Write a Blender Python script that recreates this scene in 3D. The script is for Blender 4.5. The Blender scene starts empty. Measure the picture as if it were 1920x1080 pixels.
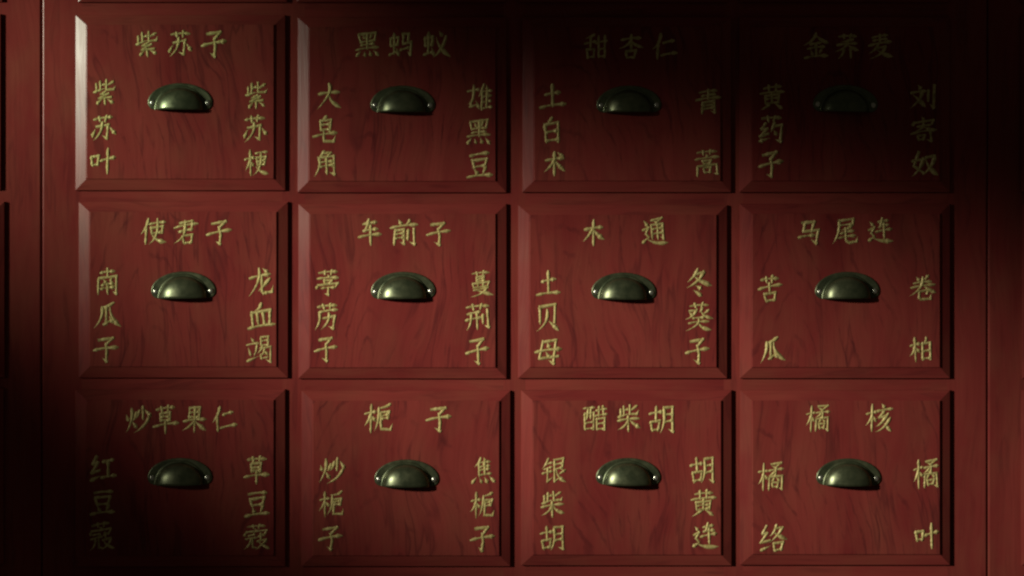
import bpy, bmesh, math, random
from mathutils import Vector, Matrix

SC = bpy.context.scene
COL = SC.collection
R = math.radians
random.seed(11)

# ------------------------------------------------------------------ camera, world, lamps, exposure
DIST = 2.4            # camera to the face frame, metres
PX = 0.0005           # metres per photograph pixel on the face frame (y = 0)

cam_d = bpy.data.cameras.new('camera')
cam = bpy.data.objects.new('camera', cam_d); COL.objects.link(cam)
cam.location = (0, -DIST, 0); cam.rotation_euler = (R(90), 0, 0)
cam_d.sensor_width = 36; cam_d.lens = 36 * DIST / (1920 * PX)
cam_d.clip_start = 0.05; cam_d.clip_end = 50
SC.camera = cam

world = bpy.data.worlds.new('World'); SC.world = world; world.use_nodes = True
bg = world.node_tree.nodes['Background']
bg.inputs['Color'].default_value = (1.0, 0.86, 0.66, 1); bg.inputs['Strength'].default_value = 0.022

def lamp(name, kind, loc, target, energy, color, **kw):
    d = bpy.data.lights.new(name, kind); d.energy = energy; d.color = color
    for k, v in kw.items(): setattr(d, k, v)
    o = bpy.data.objects.new(name, d); COL.objects.link(o)
    o.location = loc
    o.rotation_euler = (Vector(target) - Vector(loc)).to_track_quat('-Z', 'Y').to_euler()
    return o
def spot(name, aim, to_lamp, dist, energy, color, size, blend, squash, roll, soft):
    aim = Vector(aim)
    o = lamp(name, 'SPOT', aim + dist * Vector(to_lamp).normalized(), aim, energy, color, spot_size=R(size), spot_blend=blend, shadow_soft_size=soft)
    o.scale = (1.0, squash, 1.0)                   # oblong aperture
    o.rotation_euler = (o.rotation_euler.to_matrix() @ Matrix.Rotation(R(roll), 3, 'Z')).to_euler()
spot('spot_lamp', (0.140, 0, -0.122), (-1.3, -1, 0.36), 3.4, 560, (1.0, 0.94, 0.80), 14.7, 0.95, 0.585, -15, 0.10)
spot('window_lamp', (-0.445, 0, 0.190), (-1.3, -1, 0.22), 3.0, 540, (0.92, 1.0, 0.78), 6.0, 1.0, 1.3, 14, 0.12)

SC.view_settings.view_transform = 'Standard'
try: SC.view_settings.look = 'None'
except Exception: pass
SC.view_settings.exposure = 0; SC.view_settings.gamma = 1
SC.view_settings.use_curve_mapping = False
SC.cycles.filter_width = 2.3

def X(px, y=0.0): return (px - 960) * PX * (DIST + y) / DIST      # y is negative towards the camera
def Z(py, y=0.0): return (540 - py) * PX * (DIST + y) / DIST

# ------------------------------------------------------------------ materials
def nodes_of(name):
    m = bpy.data.materials.new(name); m.use_nodes = True
    nt = m.node_tree; b = nt.nodes['Principled BSDF']
    return m, nt, b
def ramp(nt, src, stops):
    r = nt.nodes.new('ShaderNodeValToRGB'); nt.links.new(src, r.inputs['Fac'])
    el = r.color_ramp.elements
    while len(el) < len(stops): el.new(0.5)
    for e, (p, c) in zip(el, stops):
        e.position = p; e.color = (c, c, c, 1) if isinstance(c, (int, float)) else (*c, 1)
    return r.outputs['Color']
def noise(nt, vec, scale, detail=3, rough=0.55, dist=0.0):
    n = nt.nodes.new('ShaderNodeTexNoise'); nt.links.new(vec, n.inputs['Vector'])
    n.inputs['Scale'].default_value = scale; n.inputs['Detail'].default_value = detail
    n.inputs['Roughness'].default_value = rough; n.inputs['Distortion'].default_value = dist
    return n.outputs['Fac']
def mapping(nt, vec, scale):
    n = nt.nodes.new('ShaderNodeMapping'); nt.links.new(vec, n.inputs['Vector'])
    n.inputs['Scale'].default_value = scale
    return n.outputs['Vector']
def mixc(nt, fac, a, b, mode='MIX'):
    n = nt.nodes.new('ShaderNodeMix'); n.data_type = 'RGBA'; n.blend_type = mode
    for s, v in ((n.inputs[0], fac), (n.inputs[6], a), (n.inputs[7], b)):
        if isinstance(v, (int, float)): s.default_value = v
        elif isinstance(v, tuple): s.default_value = (*v, 1)
        else: nt.links.new(v, s)
    return n.outputs[2]
def math_n(nt, op, a, b):
    n = nt.nodes.new('ShaderNodeMath'); n.operation = op
    for s, v in zip(n.inputs, (a, b)):
        if isinstance(v, (int, float)): s.default_value = v
        else: nt.links.new(v, s)
    return n.outputs[0]

def wood(name, vertical=True, figure=1.0):
    m, nt, b = nodes_of(name)
    tc = nt.nodes.new('ShaderNodeTexCoord'); oi = nt.nodes.new('ShaderNodeObjectInfo')
    off = nt.nodes.new('ShaderNodeVectorMath'); off.operation = 'MULTIPLY_ADD'
    comb = nt.nodes.new('ShaderNodeCombineXYZ')
    for i in range(3): nt.links.new(oi.outputs['Random'], comb.inputs[i])
    nt.links.new(comb.outputs[0], off.inputs[0]); off.inputs[1].default_value = (3.1, 7.7, 5.3)
    nt.links.new(tc.outputs['Object'], off.inputs[2])
    vec = off.outputs[0]
    if not vertical:
        rot = nt.nodes.new('ShaderNodeMapping'); nt.links.new(vec, rot.inputs['Vector'])
        rot.inputs['Rotation'].default_value = (0, R(90), 0); vec = rot.outputs['Vector']
    # slow warp gives cathedral figure
    wn = nt.nodes.new('ShaderNodeTexNoise'); nt.links.new(mapping(nt, vec, (1, 1, 0.55)), wn.inputs['Vector'])
    wn.inputs['Scale'].default_value = 9; wn.inputs['Detail'].default_value = 2
    wv = nt.nodes.new('ShaderNodeVectorMath'); wv.operation = 'MULTIPLY_ADD'
    nt.links.new(wn.outputs['Color'], wv.inputs[0]); wv.inputs[1].default_value = (0.07 * figure, 0.02, 0.03)
    nt.links.new(vec, wv.inputs[2]); warped = wv.outputs[0]
    lines = noise(nt, mapping(nt, warped, (95, 22, 11)), 1.0, 2, 0.5)
    streak = ramp(nt, lines, [(0.0, 0), (0.545, 0), (0.60, 1), (0.65, 0.3), (0.74, 0), (1, 0)])
    patch = ramp(nt, noise(nt, mapping(nt, vec, (1, 1, 0.6)), 17, 2), [(0.40, 0), (0.56, 1)])
    fibre = noise(nt, mapping(nt, warped, (420, 60, 16)), 1.0, 3, 0.6)
    tone = noise(nt, mapping(nt, warped, (26, 9, 5)), 1.0, 3, 0.55)
    blot = noise(nt, mapping(nt, vec, (1, 1, 0.5)), 30, 3, 0.6)
    c = mixc(nt, ramp(nt, tone, [(0.3, 0), (0.7, 1)]), (0.160, 0.0225, 0.021), (0.225, 0.040, 0.032))
    c = mixc(nt, ramp(nt, blot, [(0.42, 0), (0.72, 0.55)]), c, (0.190, 0.052, 0.033))
    c = mixc(nt, math_n(nt, 'MULTIPLY', ramp(nt, fibre, [(0.45, 0), (0.75, 0.6)]), 0.42), c, (0.095, 0.014, 0.014))
    c = mixc(nt, math_n(nt, 'MULTIPLY', math_n(nt, 'MULTIPLY', streak, patch), 0.45 if figure > 1 else 0.26), c, (0.045, 0.010, 0.012))
    if figure > 1:                                  # flame figure: nested arches, broken up
        ctr = nt.nodes.new('ShaderNodeVectorMath'); ctr.operation = 'MULTIPLY_ADD'
        cw = nt.nodes.new('ShaderNodeTexWhiteNoise'); cw.noise_dimensions = '1D'; nt.links.new(oi.outputs['Random'], cw.inputs['W'])
        nt.links.new(cw.outputs['Color'], ctr.inputs[0]); ctr.inputs[1].default_value = (0.12, 0, 0.16)
        nt.links.new(tc.outputs['Object'], ctr.inputs[2])
        sh = nt.nodes.new('ShaderNodeVectorMath'); sh.operation = 'ADD'; nt.links.new(ctr.outputs[0], sh.inputs[0]); sh.inputs[1].default_value = (-0.06, 0, -0.10)
        ws = nt.nodes.new('ShaderNodeVectorMath'); ws.operation = 'MULTIPLY_ADD'
        nt.links.new(wn.outputs['Color'], ws.inputs[0]); ws.inputs[1].default_value = (0.09, 0, 0.12); nt.links.new(sh.outputs[0], ws.inputs[2])
        wv2 = nt.nodes.new('ShaderNodeTexWave'); wv2.wave_type = 'RINGS'; wv2.rings_direction = 'Y'
        nt.links.new(mapping(nt, ws.outputs[0], (1, 1, 0.36)), wv2.inputs['Vector'])
        wv2.inputs['Scale'].default_value = 33; wv2.inputs['Distortion'].default_value = 3.2
        wv2.inputs['Detail'].default_value = 3; wv2.inputs['Detail Scale'].default_value = 2.2; wv2.inputs['Detail Roughness'].default_value = 0.6
        arch = ramp(nt, wv2.outputs['Fac'], [(0.0, 1), (0.05, 0.8), (0.15, 0), (1, 0)])
        gaps = ramp(nt, noise(nt, mapping(nt, vec, (1, 1, 0.75)), 38, 4, 0.65), [(0.46, 0), (0.64, 1)])
        c = mixc(nt, math_n(nt, 'MULTIPLY', math_n(nt, 'MULTIPLY', arch, gaps), 0.42), c, (0.045, 0.010, 0.012))
    nt.links.new(c, b.inputs['Base Color'])
    nt.links.new(ramp(nt, blot, [(0.2, 0.20), (0.8, 0.27)]), b.inputs['Roughness'])
    b.inputs['Specular IOR Level'].default_value = 0.095
    bp = nt.nodes.new('ShaderNodeBump'); bp.inputs['Strength'].default_value = 0.10; bp.inputs['Distance'].default_value = 0.0006
    nt.links.new(fibre, bp.inputs['Height']); nt.links.new(bp.outputs['Normal'], b.inputs['Normal'])
    return m
M_PANEL = wood('red_stained_wood', True, 1.25)
M_STILE = wood('red_stained_wood_upright', True, 0.6)
M_RAIL = wood('red_stained_wood_level', False, 0.6)

def bronze():
    m, nt, b = nodes_of('aged_bronze')
    tc = nt.nodes.new('ShaderNodeTexCoord')
    oi = nt.nodes.new('ShaderNodeObjectInfo'); ad = nt.nodes.new('ShaderNodeVectorMath'); ad.operation = 'ADD'
    nt.links.new(tc.outputs['Object'], ad.inputs[0]); nt.links.new(oi.outputs['Random'], ad.inputs[1])
    n1 = noise(nt, ad.outputs[0], 110, 5, 0.65)
    c = mixc(nt, ramp(nt, n1, [(0.35, 0), (0.7, 1)]), (0.085, 0.105, 0.058), (0.150, 0.165, 0.090))
    nt.links.new(c, b.inputs['Base Color'])
    b.inputs['Metallic'].default_value = 0.75
    nt.links.new(ramp(nt, n1, [(0.3, 0.27), (0.75, 0.44)]), b.inputs['Roughness'])
    return m
M_BRONZE = bronze()
def steel():
    m, nt, b = nodes_of('screw_metal')
    tc = nt.nodes.new('ShaderNodeTexCoord')
    c = mixc(nt, noise(nt, tc.outputs['Object'], 300), (0.46, 0.48, 0.38), (0.62, 0.63, 0.52))
    nt.links.new(c, b.inputs['Base Color']); b.inputs['Metallic'].default_value = 0.9; b.inputs['Roughness'].default_value = 0.28
    return m
M_SCREW = steel()
def gold():
    m, nt, b = nodes_of('gold_paint')
    tc = nt.nodes.new('ShaderNodeTexCoord')
    n1 = noise(nt, tc.outputs['Object'], 420, 3, 0.6); n2 = noise(nt, tc.outputs['Object'], 130, 2, 0.5)
    c = mixc(nt, ramp(nt, n1, [(0.3, 0), (0.7, 1)]), (0.36, 0.30, 0.085), (0.64, 0.56, 0.24))
    c = mixc(nt, ramp(nt, n2, [(0.50, 0), (0.70, 0.75)]), c, (0.20, 0.15, 0.045))
    nt.links.new(c, b.inputs['Base Color'])
    b.inputs['Metallic'].default_value = 0.25; b.inputs['Roughness'].default_value = 0.5
    return m
M_GOLD = gold()

# ------------------------------------------------------------------ object helpers
def obj(name, bm, mat, parent=None, loc=(0, 0, 0), smooth=False):
    me = bpy.data.meshes.new(name)
    bm.normal_update(); bm.to_mesh(me); bm.free()
    me.materials.append(mat)
    if smooth: me.shade_smooth()
    o = bpy.data.objects.new(name, me); COL.objects.link(o)
    o.location = loc
    if parent: o.parent = parent
    return o
def thing(name, label, cat, loc, group=None):
    o = bpy.data.objects.new(name, None); COL.objects.link(o); o.location = loc
    o.empty_display_size = 0.05
    o['label'] = label; o['category'] = cat
    if group: o['group'] = group
    return o
def box_bm(x0, x1, y0, y1, z0, z1, chamfer=0.0):
    bm = bmesh.new()
    bmesh.ops.create_cube(bm, size=1)
    for v in bm.verts:
        v.co = Vector((x0 if v.co.x < 0 else x1, y0 if v.co.y < 0 else y1, z0 if v.co.z < 0 else z1))
    if chamfer:
        bmesh.ops.bevel(bm, geom=list(bm.edges), offset=chamfer, segments=2, affect='EDGES', profile=0.6)
    return bm
def loops_bm(loops, cap=True):
    """stack of rectangles ((x0, x1, z0, z1), y) joined into one skin, front rectangle capped"""
    bm = bmesh.new(); rings = []
    for (x0, x1, z0, z1), y in loops:
        rings.append([bm.verts.new((x, y, z)) for x, z in ((x0, z0), (x1, z0), (x1, z1), (x0, z1))])
    for a, b in zip(rings, rings[1:]):
        for i in range(4):
            j = (i + 1) % 4
            bm.faces.new((a[i], a[j], b[j], b[i]))
    if cap: bm.faces.new(rings[-1])
    return bm

# ------------------------------------------------------------------ the three cabinets
FT = 0.020     # face frame thickness
def cabinet(label, edges, xs, ys):
    """edges: outer left/right; xs: stile spans; ys: rail spans (photograph pixels)"""
    cx = (edges[0] + edges[1]) / 2; zb = Z(ys[-1][1]); zt = Z(ys[0][0])
    t = thing('medicine_cabinet', label, 'cabinet', (X(cx), 0, zb), 'cabinets standing side by side')
    o = (X(cx), zb)
    n = len(xs)
    for i, (a, b) in enumerate(xs):
        bm = box_bm(X(a) - o[0], X(b) - o[0], 0, FT, 0, zt - zb)
        side = [e for e in bm.edges if abs(e.verts[0].co.z - e.verts[1].co.z) > 0.1 and e.verts[0].co.y < FT / 2
                and ((i == 0 and e.verts[0].co.x < (X(a) + X(b)) / 2 - o[0]) or (i == n - 1 and e.verts[0].co.x > (X(a) + X(b)) / 2 - o[0]))]
        if side: bmesh.ops.bevel(bm, geom=side, offset=0.0022, segments=6, affect='EDGES', profile=0.5)
        obj('stile', bm, M_STILE, t)
    for (a, b), (c, d) in zip(xs, xs[1:]):
        for p, q in ys:
            obj('rail', box_bm(X(b) - o[0], X(c) - o[0], 0.0, FT, Z(q) - zb, Z(p) - zb), M_RAIL, t)
    for e, s in ((edges[0], 1), (edges[1], -1)):
        x = X(e) - o[0] + s * 0.0005
        obj('side_panel', box_bm(min(x, x + s * 0.016), max(x, x + s * 0.016), FT, 0.34, 0, zt - zb), M_STILE, t)
    obj('back_panel', box_bm(X(edges[0]) - o[0] + 0.0165, X(edges[1]) - o[0] - 0.0165, 0.33, 0.34, 0, zt - zb), M_STILE, t)
    return t
YS = [(-352, -315), (-2, 34), (351, 390), (700, 738), (1052, 1128)]
cabinet('red wooden medicine cabinet holding the twelve lettered drawers in the middle of the photo', (78.6, 1851.2),
        [(78.6, 153), (529, 571), (944, 985), (1357, 1393), (1776, 1851.2)], YS)
cabinet('red wooden cabinet at the left edge, joined to the lettered one at a thin seam', (-452, 77.4),
        [(-452, -380), (-6, 77.4)], YS)
cabinet('dark red cabinet at the right edge, joined to the lettered one at a seam', (1852.4, 2382),
        [(1852.4, 1926), (2310, 2382)], YS)

# ------------------------------------------------------------------ brush characters
# stroke kinds: h level, v upright, p falling left, n falling right, d dot, t rising flick, z turning, g hooked; 100 x 100 box, y down
COMP = {
 '艹': 'h 2,48 98,38;v 30,5 34,95;v 70,0 64,95',
 '口': 'v 6,8 16,96;z 6,10 92,4 80,86;h 16,90 82,85',
 '日': 'v 10,4 12,98;z 10,6 88,2 86,98;h 14,50 84,46;h 14,92 84,90',
 '白': 'p 52,0 42,12 26,24;v 10,24 14,98;z 10,26 90,22 86,98;h 14,60 84,57;h 14,94 84,92',
 '木': 'h 14,36 86,30;v 50,4 50,97;p 48,36 34,58 8,80;n 52,36 68,58 94,78',
 '木边': 'h 4,32 96,26;v 55,0 55,100;p 52,34 34,58 2,74;d 62,42 92,60',
 '火': 'd 12,28 24,50;p 92,22 78,42 62,50;p 52,0 48,50 4,98;d 56,56 88,82',
 '纟': 'z 58,0 18,30 62,28;z 70,26 8,66 84,56;t 4,96 90,78',
 '糸': 'z 52,0 26,20 60,20;z 70,14 18,48 84,42;v 51,46 51,98;d 30,62 10,88;d 68,58 94,84',
 '虫': 'v 10,20 16,56;z 10,22 84,16 78,52;h 16,54 80,50;v 48,0 48,88;h 4,94 82,80;d 74,68 94,96',
 '隹': 'p 34,0 22,24 2,44;v 24,26 24,100;d 54,2 64,18;h 24,28 92,22;h 25,48 88,44;h 25,68 88,64;h 25,93 98,88;v 60,26 60,90',
 '灬': 'd 16,10 2,90;d 36,18 44,92;d 58,15 68,90;d 80,0 98,90',
 '辶': 'd 10,8 22,22;z 2,40 24,34 12,56 24,70;t 0,88 24,72;n 18,76 50,92 100,97',
 '此': 'v 28,4 28,86;h 28,44 50,36;v 10,30 12,92;t 0,100 54,72;p 90,14 58,46;g 58,0 58,80 92,80 98,52',
 '马': 'z 18,8 72,4 60,44;z 30,14 24,46 90,40;g 90,40 80,94 60,82;h 0,72 72,64',
 '车': 'h 20,16 78,11;p 46,0 36,28 22,42;h 22,43 84,36;h 0,68 100,58;v 55,22 55,100',
 '大': 'h 8,40 92,32;p 50,0 46,44 4,96;n 50,42 66,70 100,94',
 '刂': 'v 20,22 20,72;g 84,0 84,98 46,86',
 '豆': 'h 14,8 86,3;v 20,26 27,56;z 20,28 80,23 72,54;h 27,56 73,52;d 30,64 40,84;p 72,60 62,84;h 2,95 98,89',
 '黑': 'v 16,6 22,40;z 16,8 84,3 78,38;d 34,14 40,28;p 68,12 60,28;h 22,40 78,37;v 50,6 50,68;h 22,54 78,50;h 4,70 96,65;d 18,80 4,98;d 36,82 40,97;d 58,80 64,96;d 78,78 96,98',
}
CH = {
 '紫': '@此 4,0,96,46;@糸 10,46,90,100', '柴': '@此 6,0,94,44;h 4,60 96,53;v 50,42 50,100;p 48,60 34,78 4,92;n 54,58 70,74 98,88',
 '苏': '@艹 10,0,90,24;z 20,44 72,38;g 72,38 64,94 46,84;p 46,26 38,66 6,98;d 14,56 2,82;d 78,52 98,78',
 '子': 'z 22,12 76,7 52,32;g 52,30 55,60 52,96 36,86;h 2,54 98,43',
 '叶': '@口 0,28 ,38,68;h 42,48 100,38;v 72,2 72,100', '梗': '@木边 0,2,42,100;h 46,14 96,9;v 50,30 54,62;z 50,32 92,27 86,60;h 54,46 86,43;h 54,62 86,59;p 70,12 66,66 34,98;n 50,68 70,86 102,98',
 '黑': '@黑 0,0,100,100', '蚂': '@虫 0,6,44,96;@马 46,4,100,100', '蚁': '@虫 0,6,44,96;d 62,4 70,18;p 88,22 72,66 44,98;n 52,26 70,66 104,98',
 '大': '@大 0,0,100,100', '皂': '@白 24,0,78,56;h 2,76 98,63;g 46,56 46,94 88,96 94,78',
 '角': 'p 44,0 34,16 16,28;z 40,10 68,7 54,24;p 20,28 20,62 2,98;g 20,28 82,23 82,96 66,88;h 24,46 80,43;h 22,64 80,60;v 51,26 51,94',
 '雄': 'h 0,24 48,17;p 26,0 20,50 0,76;z 24,52 10,86 42,78;d 34,62 46,92;@隹 46,0,102,100', '豆': '@豆 0,4,100,98',
 '甜': 'p 44,2 28,10 6,16;h 0,36 52,28;v 27,12 27,58;@口 8,58,48,98;h 52,36 102,28;v 64,8 64,96;v 90,6 90,96;h 64,62 90,60;h 64,93 90,91',
 '杏': 'h 10,22 90,16;v 50,0 50,62;p 48,22 34,42 2,58;n 52,22 68,42 100,56;@口 26,66,76,100',
 '仁': 'p 34,0 22,34 0,58;v 22,36 22,100;h 46,34 88,27;h 36,88 102,80', '土': 'h 22,44 80,38;v 50,4 50,88;h 0,93 100,87',
 '白': '@白 14,0,86,100', '术': '@木 0,0,100,100;d 66,6 84,22',
 '青': 'h 16,12 84,7;h 22,27 78,23;h 0,43 100,36;v 50,0 50,40;v 26,54 24,100;g 26,56 76,51 76,97 62,90;h 28,69 74,66;h 28,83 74,80',
 '蒿': '@艹 10,0,90,19;d 47,18 54,27;h 4,35 96,30;@口 32,39,68,56;v 14,62 12,100;g 14,63 88,58 88,99 74,93;@口 34,70,68,92',
 '金': 'p 50,0 34,24 0,46;n 50,2 68,24 102,42;h 28,44 72,40;h 16,62 84,57;v 50,44 50,92;d 28,70 36,84;p 74,66 64,82;h 2,97 98,91',
 '荞': '@艹 10,0,90,20;p 74,22 50,30 24,32;h 6,48 94,41;p 50,30 40,54 2,72;n 54,44 70,58 100,68;p 36,62 32,84 14,102;v 68,60 68,102',
 '麦': 'h 18,12 82,7;h 22,27 78,23;h 2,43 98,36;v 50,0 50,40;p 42,42 28,62 4,78;z 38,58 74,53;p 74,53 50,84 6,102;n 30,60 58,84 102,100',
 '黄': 'h 14,15 86,10;v 34,2 35,32;v 66,0 65,32;h 0,36 100,30;v 20,46 24,78;z 20,47 80,42 77,76;h 24,62 77,58;h 24,78 77,74;v 50,34 50,76;p 40,82 28,92 8,102;d 62,80 92,100',
 '药': '@艹 10,0,90,20;@纟 2,28,46,98;p 64,24 58,42 48,56;g 60,38 96,33 92,97 72,88;d 62,54 74,70',
 '刘': 'd 28,4 38,18;h 0,34 58,27;p 46,32 32,66 0,98;n 12,44 30,64 60,92;@刂 62,2,100,98',
 '寄': 'd 47,0 54,11;d 12,16 6,30;z 12,19 92,14 82,29;h 24,38 78,33;p 50,24 44,42 20,54;d 54,42 76,54;h 0,64 100,57;@口 22,70,54,92;g 78,60 78,100 62,92',
 '奴': 'z 26,2 8,56 48,88;p 46,28 34,68 0,98;h 0,40 54,31;z 54,26 94,20;p 94,20 78,62 44,96;n 58,34 76,66 104,96',
 '使': 'p 30,0 20,32 0,56;v 21,34 21,100;h 36,22 100,15;v 42,34 46,60;z 42,36 94,31 88,58;h 46,60 88,56;p 68,2 66,62 34,98;n 46,62 66,84 104,97',
 '君': 'z 22,10 80,5 77,44;h 0,29 102,21;h 20,46 78,42;p 46,6 38,58 0,90;@口 34,62,82,100',
 '南': 'h 20,17 80,12;v 50,0 50,32;v 12,36 8,98;g 12,37 90,32 90,98 76,90;d 34,44 42,55;p 68,42 60,55;h 26,63 76,58;h 22,78 78,74;v 50,58 50,97',
 '瓜': 'p 74,0 50,12 24,16;p 26,16 22,60 0,100;v 46,14 44,80;t 38,88 66,68;d 58,60 70,80;n 58,12 68,58 104,94',
 '龙': 'h 4,36 90,27;p 46,0 40,50 0,98;g 56,32 54,86 62,95 96,91 99,72;p 86,42 66,66 40,82;d 64,4 80,18',
 '血': 'p 56,0 46,16 30,26;v 14,32 18,86;z 14,34 88,29 84,84;v 38,34 39,85;v 62,32 62,85;h -2,94 102,88',
 '竭': 'd 18,4 28,18;h 0,30 46,23;d 8,40 16,68;p 42,34 36,54 28,72;t 0,90 50,74;@日 54,0,96,36;p 62,38 56,52 44,64;g 56,47 100,42 96,98 80,92;p 74,50 68,64 58,72;d 72,56 86,70;v 57,70 57,84;h 57,84 86,81',
 '车': '@车 2,0,98,100', '前': 'd 28,0 38,15;p 72,0 66,10 58,18;h 0,30 100,21;v 16,40 14,98;g 16,41 50,38 50,97 38,91;h 18,57 48,54;h 18,73 48,71;v 66,42 66,78;g 90,34 90,99 74,90',
 '葶': '@艹 12,0,88,18;d 48,18 54,27;h 8,35 92,30;@口 32,39,68,54;d 10,58 4,72;z 10,60 94,54 84,69;h 26,74 78,69;g 52,72 52,101 36,93',
 '苈': '@艹 10,0,92,20;h 18,32 94,25;p 20,31 18,66 0,100;g 34,56 86,49 76,97 58,89;p 60,36 54,70 24,100',
 '蔓': '@艹 12,0,88,18;@日 28,21,72,44;v 14,50 18,66;z 14,51 86,47 82,64;h 18,67 82,64;v 38,50 38,66;v 62,49 62,66;z 18,76 80,71;p 80,71 54,92 6,102;n 28,76 56,90 104,102',
 '荆': '@艹 4,0,96,22;h 8,38 58,32;h 0,61 64,54;p 24,35 20,70 2,100;v 46,34 46,99;@刂 64,26,100,98',
 '木': '@木 0,0,100,100', '通': 'z 40,6 84,2 62,18;d 52,10 66,21;v 40,25 40,80;g 40,26 88,22 88,80 76,73;h 42,43 86,40;h 42,60 86,57;v 64,24 64,80;@辶 0,2,102,100',
 '贝': 'v 16,4 18,72;z 16,6 84,1 82,70;p 50,18 44,66 4,100;d 58,68 94,100',
 '母': 'z 30,8 16,76 90,70;g 30,10 82,5 74,98 56,88;h -2,53 102,42;d 46,18 56,34;d 42,56 54,72',
 '冬': 'p 42,0 30,24 6,46;z 36,16 70,11;p 70,11 46,42 0,66;n 30,24 54,42 104,60;d 42,62 60,74;d 32,80 64,100',
 '葵': '@艹 12,0,88,18;z 12,28 42,24;p 42,24 28,46 2,60;d 14,35 26,45;p 66,19 60,26 52,31;p 88,27 80,34 70,39;n 56,22 72,44 104,56;h 30,57 72,53;h 12,72 88,66;p 50,56 44,78 4,102;n 52,70 68,88 100,100',
 '马': '@马 2,4,98,100', '尾': 'z 22,6 84,1 82,26;h 22,28 82,24;p 22,6 20,56 -2,100;p 76,33 58,40 32,45;h 30,60 86,53;h 26,77 92,70;g 54,40 54,90 66,98 100,94 103,77',
 '连': '@车 32,0,100,80;@辶 0,2,102,100', '苦': '@艹 12,0,88,26;h -2,46 102,39;v 50,26 50,62;@口 22,64,80,100',
 '卷': 'd 28,2 38,17;p 74,0 68,10 60,19;h 16,30 84,24;h 0,48 100,40;p 50,6 40,46 -2,80;n 60,42 74,58 104,74;z 34,63 72,58 66,77;g 36,63 34,92 42,99 82,97 85,82',
 '柏': '@木边 0,2,46,100;@白 52,2,98,98', '炒': '@火 0,4,48,98;v 72,0 72,50;p 58,16 52,34 42,48;d 82,16 102,42;p 96,46 74,78 34,102',
 '草': '@艹 10,0,90,22;@日 24,25,76,58;h -2,77 102,68;v 50,57 50,102', '果': '@日 20,2,80,46;h 2,60 98,53;v 50,2 50,102;p 46,59 30,76 0,95;n 54,58 70,74 102,92',
 '红': '@纟 0,2,44,98;h 52,27 94,20;v 73,24 73,82;h 42,88 104,80',
 '蔻': '@艹 12,0,88,16;d 47,16 53,25;d 8,27 2,42;z 8,29 94,24 84,39;h 16,45 44,41;h 6,58 52,53;p 24,57 20,80 0,100;g 36,54 36,92 60,96;h 60,47 84,43;v 68,36 68,62;z 54,66 90,61;p 90,61 76,82 50,100;n 58,68 76,84 104,100',
 '栀': '@木边 0,0,44,100;p 94,2 76,10 50,13;p 54,13 52,60 36,94;z 60,31 94,27 90,52;v 62,31 62,84;h 64,55 90,51;h 64,42 88,39;g 62,62 62,92 100,94 104,74',
 '焦': '@隹 16,0,86,74;@灬 2,78,98,102', '醋': 'h 0,11 48,6;v 5,29 5,97;z 5,30 45,27 45,95;p 20,10 18,44 10,56;v 31,10 31,52;h 8,69 43,66;h 8,93 44,90;h 54,19 96,14;v 66,3 66,41;v 85,1 85,41;h 48,44 103,37;@日 55,50,96,99',
 '胡': 'h -2,31 52,24;v 26,2 26,54;@口 4,55,48,96;p 60,8 60,60 44,100;g 60,9 96,5 96,99 80,90;h 62,37 94,33;h 62,63 94,59',
 '银': 'p 28,0 18,22 0,40;h 14,25 44,18;h 10,44 42,38;h 0,62 44,55;g 25,42 25,95 46,76;z 54,8 94,3 90,44;h 56,27 90,23;h 56,46 90,42;g 54,8 54,95 78,78;p 100,50 88,60 74,68;n 64,47 76,76 104,100',
 '橘': '@木边 0,0,40,102;z 50,4 92,0 70,17;d 56,10 76,21;h 42,30 100,23;g 71,25 71,48 60,43;p 66,30 58,40 44,47;v 46,53 45,101;g 46,54 97,49 97,99 85,93;p 64,58 60,64 53,69;d 74,56 86,65;@口 57,73,85,93',
 '核': '@木边 0,0,44,100;d 64,-2 74,12;h 42,26 102,18;p 70,24 62,38 50,48;z 50,49 78,42;p 86,35 62,68 40,82;p 98,52 72,84 40,102;d 74,74 100,100',
 '络': '@纟 0,2,44,98;p 66,0 56,22 40,40;z 60,14 88,10;p 88,10 68,38 38,62;n 52,22 72,40 104,56;@口 52,64,92,100',
}
def parse(s):
    out = []
    for part in s.replace(' ,', ',').split(';'):
        part = part.strip()
        if part.startswith('@'):
            name, b = part[1:].split(' ', 1)
            x0, y0, x1, y1 = (float(q) for q in b.replace(' ', '').split(','))
            for k, pts in parse(COMP[name]):
                out.append((k, [(x0 + px * (x1 - x0) / 100, y0 + py * (y1 - y0) / 100) for px, py in pts]))
        else:
            k, *pp = part.split(' ')
            out.append((k, [tuple(float(c) for c in q.split(',')) for q in pp]))
    return out
def bez(pts, n):
    """smooth curve through 2 or 3 points"""
    if len(pts) == 2:
        (a, b), (c, d) = pts
        return [(a + (c - a) * i / n, b + (d - b) * i / n) for i in range(n + 1)]
    (a, b), (c, d), (e, f) = pts
    qx, qy = 2 * c - (a + e) / 2, 2 * d - (b + f) / 2
    r = []
    for i in range(n + 1):
        t = i / n; u = 1 - t
        r.append((u * u * a + 2 * u * t * qx + t * t * e, u * u * b + 2 * u * t * qy + t * t * f))
    return r
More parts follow.
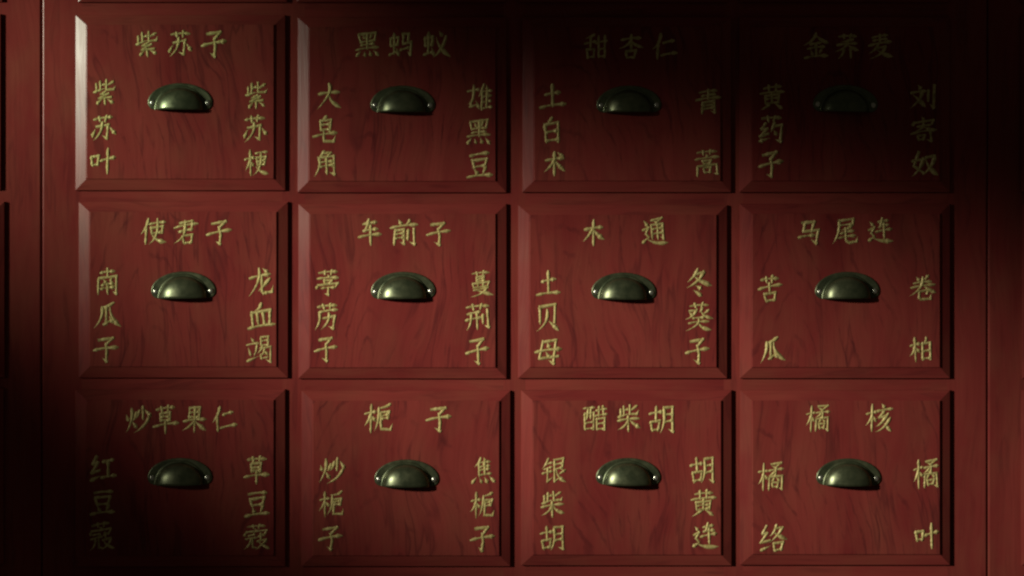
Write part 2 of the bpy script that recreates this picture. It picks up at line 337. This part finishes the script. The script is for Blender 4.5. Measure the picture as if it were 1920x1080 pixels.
def prof(kind, t):
    def lerp(tab):
        for (p, a), (q, b) in zip(tab, tab[1:]):
            if t <= q: return a + (b - a) * (t - p) / (q - p)
        return tab[-1][1]
    return lerp({'h': [(0, .6), (.1, 1.0), (.3, .64), (.65, .66), (.88, 1.4), (1, .45)],
                 'v': [(0, .55), (.1, 1.25), (.3, .92), (.8, .92), (.95, .95), (1, .4)],
                 'p': [(0, .6), (.12, 1.25), (.4, 1.0), (.75, .7), (1, .12)],
                 'n': [(0, .25), (.3, .7), (.78, 1.5), (.9, 1.15), (1, .2)],
                 'd': [(0, .25), (.4, .9), (.75, 1.45), (.92, 1.1), (1, .4)],
                 't': [(0, .7), (.15, 1.3), (.5, .85), (1, .12)],
                 's': [(0, .9), (.15, 1.0), (.85, .9), (1, .95)],
                 'k': [(0, 1.1), (.4, .8), (1, .12)]}[kind])
def ribbon(bm, pts, kind, w, S, lift, rng):
    n = len(pts) - 1
    if n < 1: return
    rows = []
    for i, (px, py) in enumerate(pts):
        a = pts[max(0, i - 1)]; b = pts[min(n, i + 1)]
        dx, dy = b[0] - a[0], b[1] - a[1]; L = math.hypot(dx, dy) or 1
        nx, ny = -dy / L, dx / L
        hw = 0.5 * w * prof(kind, i / n) * rng.uniform(0.80, 1.2)
        ex = 0
        if i == 0: ex = -0.35 * w
        if i == n: ex = 0.30 * w
        cx, cy = px + dx / L * ex, py + dy / L * ex
        row = []
        for s, h in ((-1, -0.00006), (-0.3, 0.55 * hw * S), (0.3, 0.55 * hw * S), (1, -0.00006)):
            row.append(bm.verts.new(((cx + nx * hw * s - 50) * S, -(h + lift), (50 - cy - ny * hw * s) * S)))
        rows.append(row)
    for a, b in zip(rows, rows[1:]):
        for j in range(3): bm.faces.new((a[j], b[j], b[j + 1], a[j + 1]))
def char_bm(ch, size, rng):
    bm = bmesh.new(); S = size / 100
    strokes = parse(CH[ch]); n = len(strokes)
    w = 14.0 if n <= 6 else 12.6 if n <= 9 else 11.2 if n <= 12 else 10.0
    for i, (k, pts) in enumerate(strokes):
        pts = [(x + rng.uniform(-2.0, 2.0), y - 0.055 * (x - 50) + rng.uniform(-2.0, 2.0)) for x, y in pts]
        lift = i * 0.000006
        if k in 'hvpndt':
            if k == 'h':
                (a, b), (c, d) = pts
                pts = [(a, b), ((a + c) / 2, (b + d) / 2 - 0.035 * (c - a)), (c, d)]
            ribbon(bm, bez(pts, 10), k, w, S, lift, rng)
        else:
            m = len(pts) - 1
            for j in range(m):
                kk = 'k' if (k == 'g' and j == m - 1) else 's'
                ribbon(bm, bez([pts[j], pts[j + 1]], 6), kk, w * 0.95, S, lift + j * 0.000002, rng)
    bmesh.ops.recalc_face_normals(bm, faces=bm.faces)
    for f in bm.faces:
        if f.normal.y > 0: f.normal_flip()
    return bm

# ------------------------------------------------------------------ cup pull
U = PX
def plate_bm():
    out = []
    for i in range(33):
        a = math.pi * i / 32
        out.append((60.5 * math.cos(a), -1 + 36.5 * math.sin(a)))
    for i in range(1, 9):
        a = math.pi / 2 * i / 8
        out.append((-60.5 + 13 * (1 - math.cos(a)), -1 - 13.5 * math.sin(a)))
    for i in range(8):
        a = math.pi / 2 * (1 - i / 8)
        out.append((60.5 - 13 * (1 - math.cos(a)), -1 - 13.5 * math.sin(a)))
    out = out[:-1] if out[-1] == out[0] else out
    bm = bmesh.new()
    def ring(shrink, y):
        r = []
        for px, py in out:
            L = math.hypot(px, py + 1 - 6) or 1
            r.append(bm.verts.new(((px - px / L * shrink) * U, y, (py - (py - 5) / L * shrink) * U)))
        return r
    rings = [ring(0, 0.0004), ring(0, -0.0006), ring(0.5, -0.0011), ring(1.8, -0.0014), ring(4.5, -0.0012), ring(7, -0.0012)]
    n = len(out)
    for a, b in zip(rings, rings[1:]):
        for i in range(n):
            j = (i + 1) % n
            bm.faces.new((a[i], a[j], b[j], b[i]))
    bm.faces.new(rings[-1])
    bmesh.ops.recalc_face_normals(bm, faces=bm.faces)
    return bm
def cup_bm():
    A, B, D = 44.5 * U, 40.5 * U, 0.0118
    z0 = -14 * U
    bm = bmesh.new()
    nu, nv = 40, 18
    def shell(k, flip):
        g = []
        for i in range(nu + 1):
            u = math.pi * i / nu; row = []
            for j in range(nv + 1):
                v = math.pi / 2 * j / nv
                su = math.sin(u) ** 0.9
                row.append(bm.verts.new((A * k * math.cos(u), -0.0010 - D * k * su * math.sin(v) ** 0.85, z0 + B * k * su * math.cos(v) ** 0.85 - 0.0006 * math.sin(v) ** 6)))
            g.append(row)
        for i in range(nu):
            for j in range(nv):
                f = (g[i][j], g[i + 1][j], g[i + 1][j + 1], g[i][j + 1])
                try: bm.faces.new(f[::-1] if flip else f)
                except ValueError: pass
        return g
    a = shell(1, False); b = shell(0.93, True)
    for i in range(nu):
        bm.faces.new((a[i][nv], a[i + 1][nv], b[i + 1][nv], b[i][nv]))
    # raised bead where the cup meets the plate
    nb, ns = 40, 8; rings = []
    for i in range(nb + 1):
        u = math.pi * i / nb
        c = Vector((A * 1.03 * math.cos(u), -0.0012, z0 + B * 1.04 * math.sin(u)))
        nrm = Vector((math.cos(u) / A, 0, math.sin(u) / B)).normalized()
        rings.append([bm.verts.new(c + nrm * 0.0014 * math.cos(2 * math.pi * k / ns) + Vector((0, -1, 0)) * 0.0012 * math.sin(2 * math.pi * k / ns)) for k in range(ns)])
    for p, q in zip(rings, rings[1:]):
        for k in range(ns): bm.faces.new((p[k], p[(k + 1) % ns], q[(k + 1) % ns], q[k]))
    bmesh.ops.remove_doubles(bm, verts=bm.verts, dist=1e-6)
    bmesh.ops.recalc_face_normals(bm, faces=bm.faces)
    return bm
def screw_bm():
    bm = bmesh.new(); r = 0.0027; h = 0.0016; rings = []
    prof_ = [(1.0, 0.0), (0.96, 0.45), (0.75, 0.8), (0.42, 0.97)]
    for rr, hh in prof_:
        rings.append([bm.verts.new((r * rr * math.cos(2 * math.pi * k / 16), -h * hh, r * rr * math.sin(2 * math.pi * k / 16))) for k in range(16)])
    for a, b in zip(rings, rings[1:]):
        for k in range(16): bm.faces.new((a[k], a[(k + 1) % 16], b[(k + 1) % 16], b[k]))
    c = bm.verts.new((0, -h, 0))
    for k in range(16): bm.faces.new((rings[-1][k], rings[-1][(k + 1) % 16], c))
    bmesh.ops.recalc_face_normals(bm, faces=bm.faces)
    return bm
def mesh_of(name, bm, mat):
    me = bpy.data.meshes.new(name); bm.normal_update(); bm.to_mesh(me); bm.free(); me.materials.append(mat); me.shade_smooth(); return me
PLATE, CUP, SCREW = mesh_of('cup_pull', plate_bm(), M_BRONZE), mesh_of('cup', cup_bm(), M_BRONZE), mesh_of('screw', screw_bm(), M_SCREW)
def link(name, me, parent, loc, rot=(0, 0, 0)):
    o = bpy.data.objects.new(name, me); COL.objects.link(o); o.parent = parent; o.location = loc; o.rotation_euler = rot; return o

# ------------------------------------------------------------------ drawers
EDGE = 0.0036; RISE = 0.0038; STEP = 0.0013
YF = -(EDGE + RISE + STEP)
def drawer(label, x0, x1, y0, y1, handle, chars, group='drawers of the medicine cabinets'):
    """outline of the front in photograph pixels; handle (px, py); chars [(char, px, py)]"""
    e = -EDGE
    ox, oz = X((x0 + x1) / 2, e), Z(y1, e)
    t = thing('drawer', label, 'drawer', (ox, 0, oz), group)
    a, b, c, d = X(x0, e) - ox, X(x1, e) - ox, 0.0, Z(y0, e) - oz
    def rect(l, r, bt, tp): return (a + l * U, b - r * U, c + bt * U, d - tp * U)
    yb = -0.0003
    k = 0.8
    bb = obj('bevelled_border', loops_bm([(rect(6, 6, 6, 6), yb), (rect(0, 0, 0, 0), yb), (rect(0, 0, 0, 0), e + 0.0005), (rect(k, k, k, k), e),
        (rect(21, 19.5, 20, 18.5), e - RISE), (rect(23, 21.5, 22, 20.5), e - RISE)], cap=False), M_RAIL, t)
    bb.data.materials.append(M_STILE)
    for f in bb.data.polygons: f.material_index = 1 if abs(f.normal.x) > abs(f.normal.z) else 0
    obj('panel', loops_bm([(rect(21.6, 20.1, 20.6, 19.1), e - RISE + 0.0006), (rect(21.6, 20.1, 20.6, 19.1), YF + 0.0005),
        (rect(22.5, 20.9, 21.4, 19.9), YF + 0.00015), (rect(23.3, 21.6, 22.1, 20.6), YF)]), M_PANEL, t)
    hx, hy = handle
    p = link('cup_pull', PLATE, t, (X(hx, YF) - ox, YF, Z(hy, YF) - oz), (0, R(random.uniform(-0.9, 1.6)), 0))
    link('cup', CUP, p, (0, 0, 0))
    for s in (-1, 1): link('screw', SCREW, p, (s * 51.5 * U, -0.0012, -1.5 * U), (0, random.uniform(0, 3), 0))
    for i, (ch, px, py) in enumerate(chars):
        rng = random.Random(hash((px * 7 + py * 13)) + i)
        o = obj('character', char_bm(ch, rng.uniform(45, 48.5) * U, rng), M_GOLD, t, (X(px, YF) - ox, YF, Z(py, YF) - oz))
        o.rotation_euler = (0, R(rng.uniform(-3, 2.5)), 0)
        o.scale = (rng.uniform(0.90, 1.0), 1, rng.uniform(0.95, 1.06))
        o['label'] = 'gold brush character ' + ch
    return t

def lay(*cols):
    out = []
    for s, pts in cols: out += [(ch, *p) for ch, p in zip(s, pts)]
    return out
drawer('red drawer lettered 紫苏子 whose left edge glares almost white', 141, 535, 28, 357, (338, 191.5),
  lay(('紫苏子', [(276, 83), (338, 82), (401, 83)]), ('紫苏叶', [(197, 174), (194, 240), (193, 302)]), ('紫苏梗', [(481, 180), (479, 241), (481, 305)])))
drawer('red drawer lettered 黑蚂蚁 with a shadowed heading and a greyish left edge', 557.5, 950, 32, 361, (755, 196),
  lay(('黑蚂蚁', [(689, 83), (752, 83), (818, 83)]), ('大皂角', [(617, 181), (610, 243), (612, 306)]), ('雄黑豆', [(900, 183), (898, 247), (900, 310)])))
drawer('dim drawer lettered 甜杏仁, half in shadow, two characters down its right side', 979, 1371, 32, 360.5, (1179, 196),
  lay(('甜杏仁', [(1117, 87), (1183, 87), (1246, 87)]), ('土白术', [(1036, 180), (1035, 244), (1040, 307)]), ('青蒿', [(1328, 190), (1326, 305)])))
drawer('darkest drawer, barely visible in the upper right shadow, lettered 黄药子 down its left', 1386, 1781, 32, 360.5, (1585, 195),
  lay(('金荞麦', [(1530, 86), (1588, 86), (1650, 86)]), ('黄药子', [(1448, 181), (1446, 243), (1445, 308)]), ('刘寄奴', [(1731, 181), (1732, 243), (1733, 307)])))
drawer('red drawer lettered 使君子, first of the middle row, under the 紫苏子 drawer', 147, 540, 378, 708.5, (344, 544.5),
  lay(('使君子', [(287, 434), (349, 435), (411, 436)]), ('南瓜子', [(202, 528), (202, 591), (199, 655)]), ('龙血竭', [(489, 528), (489, 593), (486, 656)])))
drawer('red drawer lettered 车前子 in the middle row, with 葶苈子 down its left side', 559, 950, 382, 710, (756, 545),
  lay(('车前子', [(693.5, 436), (757.6, 436), (822, 438)]), ('葶苈子', [(615, 530), (613, 594), (611, 655)]), ('蔓荆子', [(901.5, 531), (896, 594), (895, 658)])))
drawer('evenly lit red drawer lettered 木通 with its two heading characters wide apart', 971, 1363.5, 384, 709.5, (1169.5, 546.5),
  lay(('木通', [(1113, 436), (1227, 434)]), ('土贝母', [(1028, 531), (1027, 596), (1028, 659)]), ('冬葵子', [(1310, 530), (1310, 594), (1308, 658)])))
drawer('red drawer lettered 马尾连 with only two characters, 苦瓜, down its left side', 1387, 1781.5, 382, 709.5, (1588.5, 545),
  lay(('马尾连', [(1518, 435), (1585, 433), (1650, 433)]), ('苦瓜', [(1444, 542), (1448, 656)]), ('卷柏', [(1730, 540), (1727, 655)])))
drawer('red drawer lettered 炒草果仁 fading into the dark lower left corner', 141, 535, 730, 1062, (337.5, 894),
  lay(('炒草果仁', [(258.5, 786), (310.6, 786), (365, 786), (420, 785)]), ('红豆蔻', [(193, 878), (193, 943), (190, 1005)]), ('草豆蔻', [(481, 881), (482.6, 945.5), (481, 1007)])))
drawer('red drawer headed 栀子 in the bottom row, with 炒栀子 and 焦栀子 at its sides', 565, 957, 732, 1062, (762.5, 897),
  lay(('栀子', [(709, 784), (823, 785.5)]), ('炒栀子', [(622.7, 882), (621, 945), (620, 1009.5)]), ('焦栀子', [(906, 882), (904, 947), (904, 1010)])))
drawer('brightly lit red drawer lettered 醋柴胡 in the bottom row, bold wood figure', 977, 1372, 731.5, 1060.5, (1178, 894),
  lay(('醋柴胡', [(1116, 784), (1178.6, 784), (1241, 785.5)]), ('银柴胡', [(1038, 882), (1036, 945.5), (1035.5, 1008.5)]), ('胡黄连', [(1317.6, 881), (1319, 943), (1322, 1005)])))
drawer('red drawer headed 橘核 at the lower right, with 橘络 and 橘叶 at its sides', 1387.5, 1781.5, 731.5, 1059.6, (1591, 895),
  lay(('橘核', [(1533, 784), (1648, 784)]), ('橘络', [(1445, 893.5), (1449, 1009.6)]), ('橘叶', [(1736, 888), (1737.7, 1005)])))
# drawers of which only an edge is in the picture
for (a, b), of in zip(((146, 539), (556, 948), (971, 1364), (1386, 1780)), ('紫苏子', '黑蚂蚁', '甜杏仁', '黄药子')):
    drawer('red drawer cut off at the top edge, right above the drawer lettered ' + of, a, b, -325, 4, ((a + b) / 2, -158), [])
for (x1, y0, y1), of in zip(((1.5, 26, 356), (8.5, 378, 708), (6.5, 728, 1058)), ('紫苏子', '使君子', '炒草果仁')):
    drawer('red drawer at the left edge, only its right rim showing, level with the drawer lettered ' + of, x1 - 393, x1, y0, y1, (x1 - 196, (y0 + y1) / 2), [])
for (x0, y0, y1), of in zip(((1915, 30, 360), (1917, 382, 710), (1916, 731, 1060)), ('黄药子', '马尾连', '橘核')):
    drawer('red drawer at the right edge, only its left rim showing, level with the drawer lettered ' + of, x0, x0 + 393, y0, y1, (x0 + 196, (y0 + y1) / 2), [])
drawer('red drawer in the top left corner, only a corner of its lower rim showing', -389, 4, -325, 3, (-192, -158), [])
drawer('drawer in the top right corner, lost in shadow outside the lit area', 1915, 2308, -325, 4, (2111, -158), [])
